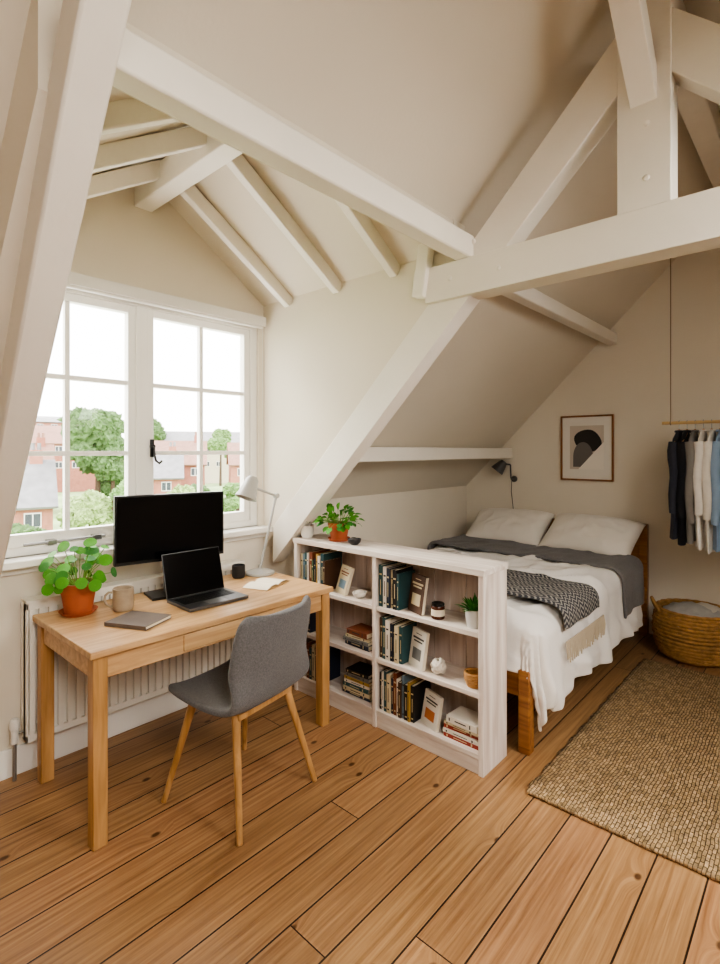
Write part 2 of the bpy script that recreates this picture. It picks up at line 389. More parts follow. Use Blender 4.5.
m.box(WX0+.06,WX1-.06,2.858,2.862,WZ0+.06,WZ1-.06,GLASS)
m.box(1.375,1.393,2.815,2.832,1.46,1.56,BLK); m.tube([(1.384,2.80,1.52),(1.384,2.795,1.47),(1.39,2.79,1.44),(1.41,2.79,1.425),(1.425,2.79,1.44)],.007,BLK)
m.lathe([(.012,0),(.012,.03)],(1.384,2.832,1.52),BLK,10,RX(math.pi/2))
m.tube([(.75,2.80,1.055),(1.12,2.80,1.055)],.007,STEEL); m.box(.85,.89,2.79,2.835,1.04,1.065,STEEL); m.box(1.06,1.10,2.79,2.835,1.04,1.065,STEEL)
m.finish('window_1',.002)
m=MB(); m.box(WX0-.03,WX1+.02,2.745,2.80,2.31,2.37,WHITE); m.tube([(WX0,2.765,2.305),(WX1,2.765,2.305)],.012,WHITE,12); m.tube([(2.11,2.77,2.30),(2.11,2.77,1.25)],.002,WHITE); m.finish('roller_blind',.008)
# frames of the added, unseen rear openings that brighten the room
for i,(a,b) in enumerate(SK):
    m=MB()
    for p,q in (((a,sy0),(b,sy0)),((a,sy1),(b,sy1)),((a,sy0),(a,sy1)),((b,sy0),(b,sy1))):
        m.beam((p[0],p[1],R(p[1])+.06),(q[0],q[1],R(q[1])+.06),.06,.12,TRIM,V((0,1,0)) if p[1]==q[1] else V((1,0,0)))
    m.finish('window_%d'%(i+2),.003)
# radiator
m=MB()
rx0,rx1,ry0,ry1,rz0,rz1=.735,1.92,2.70,2.745,.17,.80
m.box(rx0,rx1,ry0+.018,ry1,rz0,rz1,RAD)
m.box(rx0,rx1,ry0,ry0+.018,rz0,rz0+.03,RAD); m.box(rx0,rx1,ry0,ry0+.018,rz1-.03,rz1,RAD)
k=rx0+.012
while k<rx1-.03:
    m.box(k,k+.022,ry0,ry0+.02,rz0+.03,rz1-.03,RAD); k+=.040
m.box(rx0,rx1,ry0,2.785,rz1,rz1+.012,RAD); m.box(rx0,rx0+.008,ry0,2.785,rz0,rz1,RAD); m.box(rx1-.008,rx1,ry0,2.785,rz0,rz1,RAD)
m.box(rx0+.2,rx0+.24,ry1,2.799,.3,.7,RAD); m.box(rx1-.24,rx1-.2,ry1,2.799,.3,.7,RAD)
m.tube([(rx0,2.745,.21),(rx0-.035,2.745,.21),(rx0-.035,2.745,.0)],.009,STEEL); m.lathe([(.016,0),(.016,.06),(.02,.065),(.02,.10),(.014,.11)],(rx0-.035,2.745,.17),WHITE,16)
m.finish('radiator',.003)
# ---------------------------------------------------------------- desk
m=MB()
dx0,dx1,dy0,dy1=.755,2.02,2.02,2.69
m.box(dx0,dx1,dy0,dy1,.722,.75,OAK)
for x in (dx0+.015,dx1-.07):
    for y in (dy0+.015,dy1-.07): m.box(x,x+.055,y,y+.055,0,.722,OAKZ)
m.box(dx0+.07,dx1-.07,dy0+.025,dy0+.045,.63,.722,OAK); m.box(dx0+.07,dx1-.07,dy1-.045,dy1-.025,.63,.722,OAK)
m.box(dx0+.025,dx0+.045,dy0+.07,dy1-.07,.63,.722,OAK); m.box(dx1-.045,dx1-.025,dy0+.07,dy1-.07,.63,.722,OAK)
m.box(1.14,1.62,dy0+.018,dy0+.03,.64,.714,OAK)
m.finish('desk',.004)
DZ=.7505
# monitor
m=MB()
W2=.275; T=TR(1.34,2.52,0)@RZ(-.19)
m.box(-W2,W2,-.012,.018,.935,1.275,BLK,T); m.box(-W2+.008,W2-.008,-.0135,-.0115,.95,1.267,SCR,T)
m.box(-.16,.16,.018,.04,1.0,1.2,BLK,T)
m.box(-.025,.025,.04,.06,.76,1.15,ALU,T); m.box(-.11,.11,-.05,.11,DZ,DZ+.012,BLK,T)
m.finish('computer_monitor',.003)
# laptop
m=MB(); T=TR(1.41,2.18,DZ)@RZ(-.02)
m.box(-.16,.16,0,.225,.002,.016,ALU,T); m.box(-.14,.14,.085,.20,.016,.0165,KEY,T)
for r in range(5):
    for c in range(13): m.box(-.137+c*.0212,-.137+c*.0212+.0175,.09+r*.0215,.09+r*.0215+.017,.0165,.0185,KEY,T)
m.box(-.05,.05,.012,.075,.016,.0166,M('trackpad','#8d8e90',.3,metal=.6),T)
T2=T@TR(0,.222,.014)@RX(-.26)
m.box(-.16,.16,0,.006,0,.222,ALU,T2); m.box(-.158,.158,-.001,.0005,.004,.219,SCR,T2)
m.finish('laptop',.0015)
# mug
def cup(name,x,y,z,r,h,mat,handle=None,inner=None):
    m=MB(); m.lathe([(r*.85,0),(r*.97,.008),(r,.02),(r,h-.003),(r-.003,h),(r-.006,h-.003),(r-.006,.014),(.001,.012)],(x,y,z),mat,32)
    m.lathe([(.001,h*.8),(r-.007,h*.8)],(x,y,z),inner or mat,24,cap=False)
    if handle is not None:
        hx,hy=math.cos(handle),math.sin(handle)
        m.tube([(x+hx*(r-.004+b),y+hy*(r-.004+b),z+h*.5+a) for a,b in ((.032,0),(.034,.02),(.02,.034),(0,.037),(-.02,.03),(-.03,.014),(-.03,0))],.0055,mat,8)
    return m.finish(name)
cup('coffee_mug',1.065,2.46,DZ,.046,.105,CER,math.radians(150),M('coffee','#3a2415',.2))
cup('pencil_cup',1.79,2.58,DZ,.038,.075,M('dark_ceramic','#232223',.5,.1,30))
# notebook
m=MB(); T=TR(1.035,2.235,DZ)@RZ(.45); NC=M('notebook_cover','#645850',.7,.08,30)
m.box(-.085,.085,-.105,.105,0,.003,NC,T); m.box(-.083,.082,-.102,.102,.003,.014,PAPER,T); m.box(-.085,.085,-.105,.105,.014,.017,NC,T); m.box(-.086,-.083,-.105,.105,0,.017,NC,T)
m.finish('notebook',.001)
m=MB(); T=TR(1.80,2.33,DZ)@RZ(.35); OC=M('open_book_cover','#c9a77c',.7)
m.box(-.12,.12,-.08,.08,0,.003,OC,T)
for sgn in (-1,1):
    m.grid(lambda u,v:(sgn*u*.115,-.077+v*.154,.004+.016*math.sin(math.pi*min(1,u*1.0+.02))**.6*(1-.4*u)),12,4,PAPER,T)
m.finish('open_notebook')
# desk lamp
m=MB(); LX,LY=1.93,2.56
m.lathe([(.085,0),(.088,.006),(.084,.016),(.03,.026),(.014,.034),(.010,.055)],(LX,LY,DZ),LAMPG,36)
e=V((2.055,LY,1.215)); q=V((1.85,LY-.01,1.285))
m.tube([(LX,LY,DZ+.03),(LX+.01,LY,DZ+.06),e],.008,LAMPG,10); m.tube([e,q],.008,LAMPG,10)
m.lathe([(.016,-.014),(.016,.014)],e,LAMPG,16,RX(math.pi/2)); 
Th=TR(*q)@RY(math.radians(24))
m.lathe([(.001,.062),(.024,.06),(.038,.042),(.044,.0),(.056,-.05),(.066,-.075),(.063,-.075),(.05,-.045),(.034,0),(.001,.03)],(0,0,0),LAMPG,32,Th,cap=False)
m.sphere((q-V((.015,0,.035))),.022,M('bulb','#f4efe0',.3),2)
m.finish('desk_lamp')
# potted plants
def pot(m,x,y,z,r1,r0,h,mat,saucer=True):
    b=0
    if saucer:
        m.lathe([(r0*1.15,0),(r0*1.45,.018),(r0*1.38,.018),(r0*1.1,.006)],(x,y,z),mat,32); b=.006
    m.lathe([(r0,b),(r1*.93,h*.72),(r1,h*.72),(r1*1.02,h),(r1*.9,h),(r1*.86,h*.85)],(x,y,z),mat,36)
    m.lathe([(.001,h*.88),(r1*.88,h*.86)],(x,y,z),SOIL,24,cap=False)
m=MB(); px,py=.905,2.56
pot(m,px,py,DZ,.078,.056,.145,TERR)
rng=random.Random(3)
for i in range(48):
    a=rng.uniform(0,6.283); el=rng.uniform(.1,1.4); L=rng.uniform(.10,.215)
    d=V((math.cos(a)*math.cos(el)*.85,math.sin(a)*math.cos(el)*.7,math.sin(el)))
    b=V((px+.02*math.cos(a),py+.02*math.sin(a),DZ+.125)); t=b+d*L
    if t.y>2.66: t.y=2.66
    m.tube([b,b.lerp(t,.5)+V((0,0,.018)),t],.0018,STEM,5)
    m.disc(t,(d*.7+V((rng.uniform(-.7,0),rng.uniform(-.9,-.2),rng.uniform(-.1,.5)))).normalized(),rng.uniform(.018,.031),LEAF if i%3 else LEAF2)
m.finish('potted_pilea',recalc=False)
# ---------------------------------------------------------------- chair
m=MB()
prof=[(.245,.435,.18),(.225,.458,.215),(.125,.462,.245),(0,.452,.25),(-.10,.45,.245),(-.165,.465,.238),(-.205,.51,.232),(-.225,.59,.23),(-.245,.68,.23),(-.262,.77,.225),(-.275,.825,.212),(-.28,.847,.18)]
def pf(v):
    x=v*(len(prof)-1); i=min(int(x),len(prof)-2); f=x-i
    P=[prof[max(i-1,0)],prof[i],prof[i+1],prof[min(i+2,len(prof)-1)]]
    return [0.5*((2*P[1][k])+(-P[0][k]+P[2][k])*f+(2*P[0][k]-5*P[1][k]+4*P[2][k]-P[3][k])*f*f+(-P[0][k]+3*P[1][k]-3*P[2][k]+P[3][k])*f**3) for k in range(3)]
def shell(u,v):
    y,z,w=pf(v); s=u*2-1
    bk=max(0,min(1,(z-.47)/.15)) if y<0 else 0
    return V((s*w,y+bk*.075*abs(s)**2.2,z+(1-bk)*.022*abs(s)**3))
m.grid(shell,17,34,GREYF)
ch=m.finish('upholstered_shell',solid=.03,subsurf=1,T=Matrix.Identity(4))
m=MB()
for sx in (-1,1):
    m.tube([(sx*.15,.13,.435),(sx*.235,.225,0)],[.019,.012],OAKZ,14); m.tube([(sx*.15,-.12,.435),(sx*.23,-.225,0)],[.019,.012],OAKZ,14)
m.box(-.16,.16,.10,.15,.415,.44,OAKZ); m.box(-.16,.16,-.15,-.10,.415,.44,OAKZ); m.box(-.03,.03,-.12,.12,.415,.44,BLK)
lg=m.finish('legs',.003,T=Matrix.Identity(4))
em=bpy.data.objects.new('desk_chair',None); scene.collection.objects.link(em)
for o in (ch,lg): o.parent=em
em.location=(1.35,1.92,0); em.rotation_euler=(0,0,math.radians(9))
# ---------------------------------------------------------------- bookshelf
m=MB(); sx0,sx1,sy_0,sy_1,sh=2.14,2.375,1.175,2.49,.95; t=.026
m.box(sx0-.006,sx1+.004,sy_0-.006,sy_1+.006,sh-.03,sh,SHW)
for y in (sy_0,(sy_0+sy_1)/2-t/2,sy_1-t): m.box(sx0,sx1,y,y+t,0,sh-.03,SHZ)
ym=(sy_0+sy_1)/2
SZ=[.095,.375,.655]
for z in SZ:
    m.box(sx0+.004,sx1-.01,sy_0+t,ym-t/2,z-.024,z,SHW); m.box(sx0+.004,sx1-.01,ym+t/2,sy_1-t,z-.024,z,SHW)
m.box(sx0+.008,sx0+.022,sy_0+t,sy_1-t,0,.071,SHW)
y=sy_0+t
while y<sy_1-t-.02:
    y2=min(y+.098,sy_1-t); m.box(sx1-.01,sx1-.002,y+.0015,y2-.0015,0,sh-.03,SHB); y=y2
m.finish('bookshelf',.0025)
# books
cols={k:M('book_'+k,v,.55) for k,v in dict(teal='#2a4c50',navy='#1d2638',white='#dcd5c8',cream='#c9ba98',red='#96382b',orange='#b56a35',black='#171515',brown='#4c3322',green='#3b4f38',grey='#6d6d6a',sky='#6b808d',must='#ac8a42',rust='#7a432a',pink='#c0998c').items()}
GOLD=M('spine_print','#c9b78f',.5); INK=M('cover_ink','#3a3733',.6)
bk=MB()
def book(T,th,D,H,cov,decor=None):
    c=.0022
    bk.box(c,D,-th/2,-th/2+c,0,H,cov,T); bk.box(c,D,th/2-c,th/2,0,H,cov,T); bk.box(0,c,-th/2,th/2,0,H,cov,T)
    bk.box(c,D-.004,-th/2+c,th/2-c,.003,H-.003,PAPER,T)
    if decor:
        bk.box(-.0006,0,-th*.32,th*.32,H*.76,H*.80,decor,T); bk.box(-.0006,0,-th*.25,th*.25,H*.08,H*.12,decor,T)
        bk.box(-.0006,0,-th*.10,th*.10,H*.28,H*.65,decor,T)
def row(y_hi,y_lo,z,pal,hmin=.17,hmax=.235,seed=1):
    r=random.Random(seed); y=y_hi; i=0
    while True:
        th=r.uniform(.013,.028)
        if y-th<y_lo: break
        c=pal[i%len(pal)]; H=r.uniform(hmin,hmax); D=r.uniform(.13,.165)
        book(TR(sx0+.018+r.uniform(0,.012),y-th/2,z+.0005),th-.001,D,H,cols[c],GOLD if c in('teal','navy','black','brown','green','rust','red') else INK)
        y-=th; i+=1
def faceout(yc,z,w,H,cov,accent,band,lean=.16,yaw=-.35):
    T=TR(sx0+.05,yc,z+.001)@RZ(yaw)@RY(lean)
    bk.box(0,.02,-w/2,w/2,0,H,cov,T); bk.box(.002,.018,-w/2-.0015,w/2+.001,.003,H-.003,PAPER,T) 
    bk.box(-.001,0,-w*.3,w*.3,H*.2,H*.5,accent,T); bk.box(-.001,0,-w*.38,w*.38,H*.74,H*.79,band,T); bk.box(-.001,0,-w*.3,w*.3,H*.66,H*.70,band,T); bk.box(-.001,0,-w*.2,w*.2,H*.87,H*.89,band,T)
def stack(yc,z,items,seed=0):
    r=random.Random(seed); zz=z+.0005
    for c,L,D,th in items:
        T=TR(sx0+.03+r.uniform(0,.015),yc+r.uniform(-.006,.006),zz)@RZ(r.uniform(-.06,.06))@TR(0,L/2,th/2)@RX(math.pi/2)
        book(T,th,D,L,cols[c],GOLD if c in('teal','navy','black','brown','green','red') else INK); zz+=th+.0005
    return zz
row(1.815,1.665,SZ[2],['teal','white','navy','cream','black','teal','brown','sky'],.19,.225,2)
faceout(1.60,SZ[2],.125,.195,cols['brown'],cols['cream'],cols['cream'])
row(1.815,1.66,SZ[1],['brown','teal','white','navy','black','cream','teal'],.19,.225,5)
faceout(1.595,SZ[1],.125,.19,cols['white'],cols['grey'],INK)
row(1.815,1.585,SZ[0],['black','white','teal','cream','navy','rust','white','brown','sky','black','must'],.18,.235,9)
faceout(1.515,SZ[0],.13,.165,cols['white'],cols['orange'],INK,.2)
stack(1.315,SZ[0],[('red',.20,.15,.02),('white',.21,.15,.018),('red',.19,.14,.022),('cream',.19,.14,.014),('white',.17,.13,.03)],4)
row(2.455,2.225,SZ[2],['cream','sky','teal','white','rust','green','navy','must','white','teal','brown','sky','navy'],.17,.22,11)
faceout(2.14,SZ[2],.13,.165,cols['cream'],cols['sky'],cols['rust'],.3)
row(2.455,2.36,SZ[1],['black','navy','brown'],.16,.19,12)
stack(1.995,SZ[1],[('navy',.19,.14,.028),('grey',.19,.14,.02),('cream',.18,.13,.016),('rust',.16,.12,.03)],2)
row(2.455,2.24,SZ[0],['navy','white','rust','teal','cream','black','green'],.18,.22,15)
stack(2.0,SZ[0],[('navy',.21,.15,.02),('cream',.2,.15,.022),('teal',.2,.14,.02),('white',.19,.14,.018),('must',.19,.14,.018),('grey',.18,.13,.02),('black',.17,.13,.02)],6)
bk.finish('books',.0008,1)
# shelf ornaments
m=MB(); m.lathe([(.03,0),(.034,.004),(.034,.062),(.031,.066)],(2.20,1.46,SZ[2]+.0005),M('amber_glass','#4a2312',.15),28); m.lathe([(.0345,.018),(.0345,.05)],(2.20,1.46,SZ[2]),PAPER,28,cap=False); m.lathe([(.032,.066),(.032,.078),(.001,.078)],(2.20,1.46,SZ[2]),BLK,28); m.finish('jar_candle')
m=MB(); x,y,z=2.21,1.262,SZ[2]+.0005; m.lathe([(.033,0),(.041,.05),(.043,.085),(.038,.085),(.036,.072)],(x,y,z),M('grey_pot','#c9c6c0',.6),28); m.lathe([(.001,.075),(.037,.073)],(x,y,z),SOIL,20,cap=False)
rng=random.Random(8)
for i in range(44):
    a=rng.uniform(0,6.283); el=rng.uniform(.3,1.45); m.leaf((x+.012*math.cos(a),y+.012*math.sin(a),z+.073),(math.cos(a)*math.cos(el),math.sin(a)*math.cos(el)*.6,math.sin(el)),(0,0,1) if el<1.3 else (1,0,.1),rng.uniform(.06,.095),.007,LEAF2,.5,.15)
m.finish('potted_succulent',recalc=False)
m=MB(); c=V((2.20,1.455,SZ[1]+.042)); KN=M('cotton_rope','#ddd5c8',.9,.06,60,.2,120)
for k in range(6):
    ax=V((math.sin(k*1.9),math.cos(k*2.7),math.sin(k*.9+1))).normalized(); u=ax.orthogonal().normalized(); w=ax.cross(u)
    m.tube([c+(u*math.cos(a)+w*math.sin(a))*(.032+.002*math.sin(3*a+k)) for a in [6.2832*i/24 for i in range(24)]],.009,KN,8,True)
m.finish('knotted_rope_ball')
m=MB(); c=V((2.205,1.258,SZ[1])); WK=M('rattan','#a87a45',.7,.15,60)
for k in range(7): 
    rr=.030+.012*math.sin(k/6*math.pi*.6); m.tube([c+V((rr*math.cos(a)*1.05,rr*math.sin(a)*1.05,.007+k*.0095)) for a in [6.2832*i/28 for i in range(28)]],.0065,WK,6,True)
m.lathe([(.001,.03),(.036,.03)],c,KN,20,cap=False)
m.finish('rattan_bowl')
m=MB(); m.lathe([(.001,0),(.02,0),(.036,.012),(.042,.03),(.038,.031),(.03,.012),(.001,.006)],(2.21,2.0,SZ[2]+.0005),WHITE,28,cap=False); m.sphere((2.21,2.0,SZ[2]+.028),(.026,.028,.016),KN); m.finish('trinket_bowl')
m=MB(); x,y,z=2.26,2.215,sh+.0005
pot(m,x,y,z,.066,.047,.11,TERR)
rng=random.Random(12)
for i in range(80):
    a=rng.uniform(0,6.283); el=rng.uniform(-.1,1.3); L=rng.uniform(.04,.105)
    d=V((math.cos(a)*math.cos(el),math.sin(a)*math.cos(el)*.8,math.sin(el))); b=V((x+.035*math.cos(a),y+.035*math.sin(a),z+.098)); tt=b+d*L
    m.tube([b,b.lerp(tt,.5)+V((0,0,.012)),tt],.0015,STEM,5); m.leaf(tt,(d+V((0,0,-.3))),(d.x*.8-.3,d.y*.8,.8),rng.uniform(.03,.048),rng.uniform(.014,.021),LEAF if i%3 else LEAF2,.12,.35)
m.finish('potted_pothos',recalc=False)
m=MB(); x,y=2.20,2.435; m.lathe([(.032,0),(.042,.03),(.042,.08),(.038,.08),(.034,.065)],(x,y,z),WHITE,24); m.lathe([(.001,.07),(.036,.069)],(x,y,z),SOIL,20,cap=False)
for i in range(30):
    a=rng.uniform(0,6.283); el=rng.uniform(.7,1.45); m.leaf((x,y,z+.07),(math.cos(a)*math.cos(el),math.sin(a)*math.cos(el),math.sin(el)),(0,0,1),rng.uniform(.04,.075),.012,LEAF2,.3,.3)
m.finish('potted_herb',recalc=False)
m=MB(); m.lathe([(.001,.003),(.02,0),(.036,.015),(.04,.034),(.037,.034),(.03,.016),(.001,.01)],(2.22,2.05,z),M('black_bowl','#222020',.4),28,cap=False); m.sphere((2.215,2.05,z+.03),(.026,.03,.014),M('pebble','#3d3a38',.6)); m.finish('small_bowl')
# ---------------------------------------------------------------- bed
BX0,BX1,BY0,BY1=2.44,4.70,1.09,2.55
m=MB()
for x in (BX0,BX1-.06):
    for y in (BY0,BY1-.06): m.box(x,x+.06,y,y+.06,0,.41 if x<3 else .90,BEDW)
m.box(BX0+.06,BX1-.06,BY0+.012,BY0+.04,.27,.40,BEDW); m.box(BX0+.06,BX1-.06,BY1-.04,BY1-.012,.27,.40,BEDW)
m.box(BX0+.012,BX0+.04,BY0+.06,BY1-.06,.27,.40,BEDW); m.box(BX1-.045,BX1-.015,BY0+.06,BY1-.06,.30,.88,BEDW)
m.box(BX0+.04,BX1-.045,BY0+.04,BY1-.04,.30,.33,BEDW)
m.finish('bed_frame',.006)
m=MB(); m.box(BX0+.05,BX1-.07,BY0+.045,BY1-.045,.331,.58,MATT); m.finish('mattress',.04,4)
def rid(p): return (1-abs(noise.noise(p))*2.2)
def drape(name,x0,x1,y0,y1,zt,r,ex,mat,nu,nv,fold=.02,wr=.012,flare=.05,seed=0,solid=.012,puff=0,sub=1,hem=None,cr=0.):
    m=MB(); exa,exb,eya,eyb=ex
    ix0,ix1,iy0,iy1=x0+r,x1-r,y0+r,y1-r
    def f(u,v):
        a=(ix0-exa)+u*((ix1+exb)-(ix0-exa)); b=(iy0-eya)+v*((iy1+eyb)-(iy0-eya))
        cx=min(max(a,ix0),ix1); cy=min(max(b,iy0),iy1); o=V((a-cx,b-cy)); d=o.length; dr=o/d if d>1e-6 else V((0,0))
        q=r*math.pi/2
        if d<q: out=r*math.sin(d/r); dz=r*(1-math.cos(d/r))
        else: out=r+flare*(d-q); dz=r+(d-q)
        tco=a*abs(dr.y)+b*abs(dr.x)+ (math.atan2(dr.y,dr.x)*.2 if abs(dr.x*dr.y)>.01 else 0)
        s=min(1,d/(q+.25))**1.2
        out+=fold*s*(math.sin(tco*17+2.5*noise.noise(V((tco*3,seed,0))))+.6*math.sin(tco*31+seed))
        wx=a+.12*noise.noise(V((a*2,b*2,seed+20))); wy=b+.12*noise.noise(V((a*2,b*2,seed+30)))
        k=noise.noise(V((a*2.6,b*2.6,seed)))*wr*1.1+noise.noise(V((a*8+b*3,b*7,seed+5)))*wr*.4
        k+=max(0,rid(V((wx*2.5+wy*2.2,wy*1.3-wx*1.0,seed+9))))**3*cr+max(0,rid(V((wx*1.2,wy*4.2+wx*1.5,seed+14))))**3*cr*.7+max(0,rid(V((wx*6,wy*5,seed+17))))**3*cr*.3
        z=zt-dz+k*(1-.75*s)+puff*math.sin(math.pi*min(max((cx-x0)/(x1-x0),0),1))*(1-s)
        out+=k*s*.6
        x=cx+dr.x*out; y=cy+dr.y*out
        if hem and d>q: z+= hem*(noise.noise(V((tco*2.5,3,seed))))*(d-q)
        return V((x,y,z))
    m.grid(f,nu,nv,mat)
    return m.finish(name,solid=solid,subsurf=sub)
drape('duvet',2.47,4.36,1.06,2.58,.63,.085,(.30,.02,.47,.40),DUV,150,120,.016,.014,.03,seed=2,solid=.02,puff=.01,hem=.15,cr=.036)
drape('grey_blanket',3.70,4.33,1.03,2.61,.69,.085,(.02,.02,.36,.3),BLANK,50,100,.012,.010,.03,seed=6,solid=.022,hem=.2,cr=.014)
drape('woven_throw',2.64,3.30,1.02,2.2,.695,.08,(.02,.02,.18,.02),THROW,50,70,.008,.010,.03,seed=2,solid=.012,cr=.012)
m=MB(); rng=random.Random(4)
k=2.68
while k<3.27:
    L=rng.uniform(.08,.115); m.tube([(k,.998,.52),(k+rng.uniform(-.01,.01),.992,.52-L*.5),(k+rng.uniform(-.015,.015),.99,.52-L)],.004,FRINGE,5); k+=.011
m.finish('throw_fringe')
def pillow(name,w,h,t,T,seed):
    m=MB()
    def f(sg):
        def g(u,v):
            a=u*2-1; b=v*2-1
            p=max(0,(1-abs(a)**2.6))*max(0,(1-abs(b)**2.6)); th=t/2*p**.42
            sc=1-.06*(1-abs(b)**2)*abs(a)**3; sd=1-.07*(1-abs(a)**2)*abs(b)**3
            return V((a*w/2*sc,b*h/2*sd,sg*th+(.010*noise.noise(V((a*3,b*3,seed)))+.012*max(0,rid(V((a*2.5,b*2,seed+3))))**3)*p))
        return g
    m.grid(f(1),50,36,PIL,T); m.grid(f(-1),50,36,PIL,T)
    bmesh.ops.remove_doubles(m.bm,verts=m.bm.verts,dist=.0008)
    return m.finish(name)
for i,(yc,sd) in enumerate(((2.18,1),(1.46,4))):
    T=TR(4.42,yc,.785)@RY(-math.radians(32))@RZ(math.pi/2)@RZ(.05*(1-2*i))
    pillow('pillow',.72,.48,.24,T,sd)
# ---------------------------------------------------------------- rug, basket
m=MB()
def rug(u,v):
    x=2.165+u*1.93; y=-.75+v*1.735
    e=.006*math.sin(x*40)*(1 if v in(0,1) else 0)
    return V((x+.004*noise.noise(V((y*9,0,0))),y+e,.012+.003*noise.noise(V((x*4,y*4,0)))))
m.grid(rug,60,60,JUTE); o=m.finish('jute_rug',solid=.014)
m=MB(); bx,by=4.40,.73
prof=[(.17,0),(.215,.03),(.24,.10),(.25,.19),(.245,.27),(.228,.34)]
nr=17
for k in range(nr):
    tt=k/(nr-1)*(len(prof)-1); i=min(int(tt),len(prof)-2); f=tt-i; r=prof[i][0]*(1-f)+prof[i+1][0]*f; z=prof[i][1]*(1-f)+prof[i+1][1]*f+.012
    n=44; m.tube([(bx+(r+.004*math.sin(a*22+k*math.pi))*math.cos(a),by+(r+.004*math.sin(a*22+k*math.pi))*math.sin(a),z) for a in [6.28319*q/(n*2) for q in range(n*2)]],.0125,SEAG,7,True)
m.lathe([(.001,.01),(.17,.01)],(bx,by,0),SEAG,30,cap=False)
for s in (0,math.pi):
    a0=math.radians(115)+s
    pts=[]
    for q in range(9):
        w=(q/8-.5)*.5; a=a0+w; pts.append((bx+(.24+.03*math.sin(math.pi*q/8))*math.cos(a),by+(.24+.03*math.sin(math.pi*q/8))*math.sin(a),.33+.085*math.sin(math.pi*q/8)))
    m.tube(pts,.011,SEAG,8)
m.finish('wicker_basket')
m=MB()
BL=M('basket_blanket','#aaa8a4',.95,.1,20,.2,60)
m.sphere((bx,by,.30),(.20,.20,.085),BL,4,None,lambda c:1+.12*noise.noise(c*2.5)+.08*noise.noise(c*6)); m.sphere((bx+.05,by-.06,.33),(.13,.12,.055),M('basket_cloth','#cfc8bb',.95),4,None,lambda c:1+.16*noise.noise(c*3)+.08*noise.noise(c*7)); m.finish('folded_blanket')
# ---------------------------------------------------------------- gable wall items
m=MB(); FR=woodmat('frame_wood','#7a4e2b','#9c6b3e','Z'); y0,y1,z0,z1=1.366,1.815,1.23,1.805; x1=XE
m.box(x1-.025,x1,y0,y0+.014,z0,z1,FR); m.box(x1-.025,x1,y1-.014,y1,z0,z1,FR); m.box(x1-.025,x1,y0+.014,y1-.014,z0,z0+.014,FR); m.box(x1-.025,x1,y0+.014,y1-.014,z1-.014,z1,FR)
m.box(x1-.012,x1,y0+.014,y1-.014,z0+.014,z1-.014,M('mount_board','#e9e4da',.8))
xa=x1-.013
m.faces([(xa,y0+.08,z0+.10),(xa,y1-.08,z0+.10),(xa,y1-.08,z1-.09),(xa,y0+.08,z1-.09)],[(0,1,2,3)],M('print_paper','#c9bdaf',.8))
def blob(pts,x,mat): m.faces([(x,p[0],p[1]) for p in pts],[tuple(range(len(pts)))],mat)
yc=(y0+y1)/2
blob([(yc-.01+.115*math.cos(a)*(1+.12*math.sin(2*a)),z0+.35+.10*math.sin(a)) for a in [6.283*i/28 for i in range(28)]],xa-.001,M('print_black','#2c2928',.8))
blob([(yc+.03+.085*math.cos(a),z0+.21+.13*math.sin(a)) for a in [math.pi*i/20 for i in range(21)]]+[(yc-.055,z0+.12),(yc+.115,z0+.12)],xa-.002,M('print_grey','#6f6a67',.8))
blob([(yc-.145,z0+.10),(yc+.07,z0+.10),(yc-.145,z0+.34)],xa-.003,M('print_cream','#efe9de',.8))
m.finish('framed_print',recalc=False)
m=MB(); DG=M('dark_grey_metal','#4d4b48',.4); ly=2.27
m.lathe([(.03,0),(.03,.015),(.02,.02)],(XE,ly,1.22),DG,20,RY(-math.pi/2))
m.tube([(XE-.02,ly,1.22),(XE-.07,ly,1.22),(XE-.08,ly,1.24),(XE-.09,ly+.0,1.36)],.007,DG); m.tube([(XE-.09,ly,1.36),(XE-.10,ly+.05,1.365)],.008,DG)
m.lathe([(.001,.06),(.03,.055),(.045,.02),(.065,-.06),(.062,-.06),(.04,.015),(.001,.04)],(XE-.11,ly+.09,1.345),DG,28,RX(math.radians(35))@RY(.3),cap=False)
m.tube([(XE-.06,ly,1.21),(XE-.05,ly+.01,1.1),(XE-.02,ly,.9)],.003,BLK)
m.finish('wall_lamp')
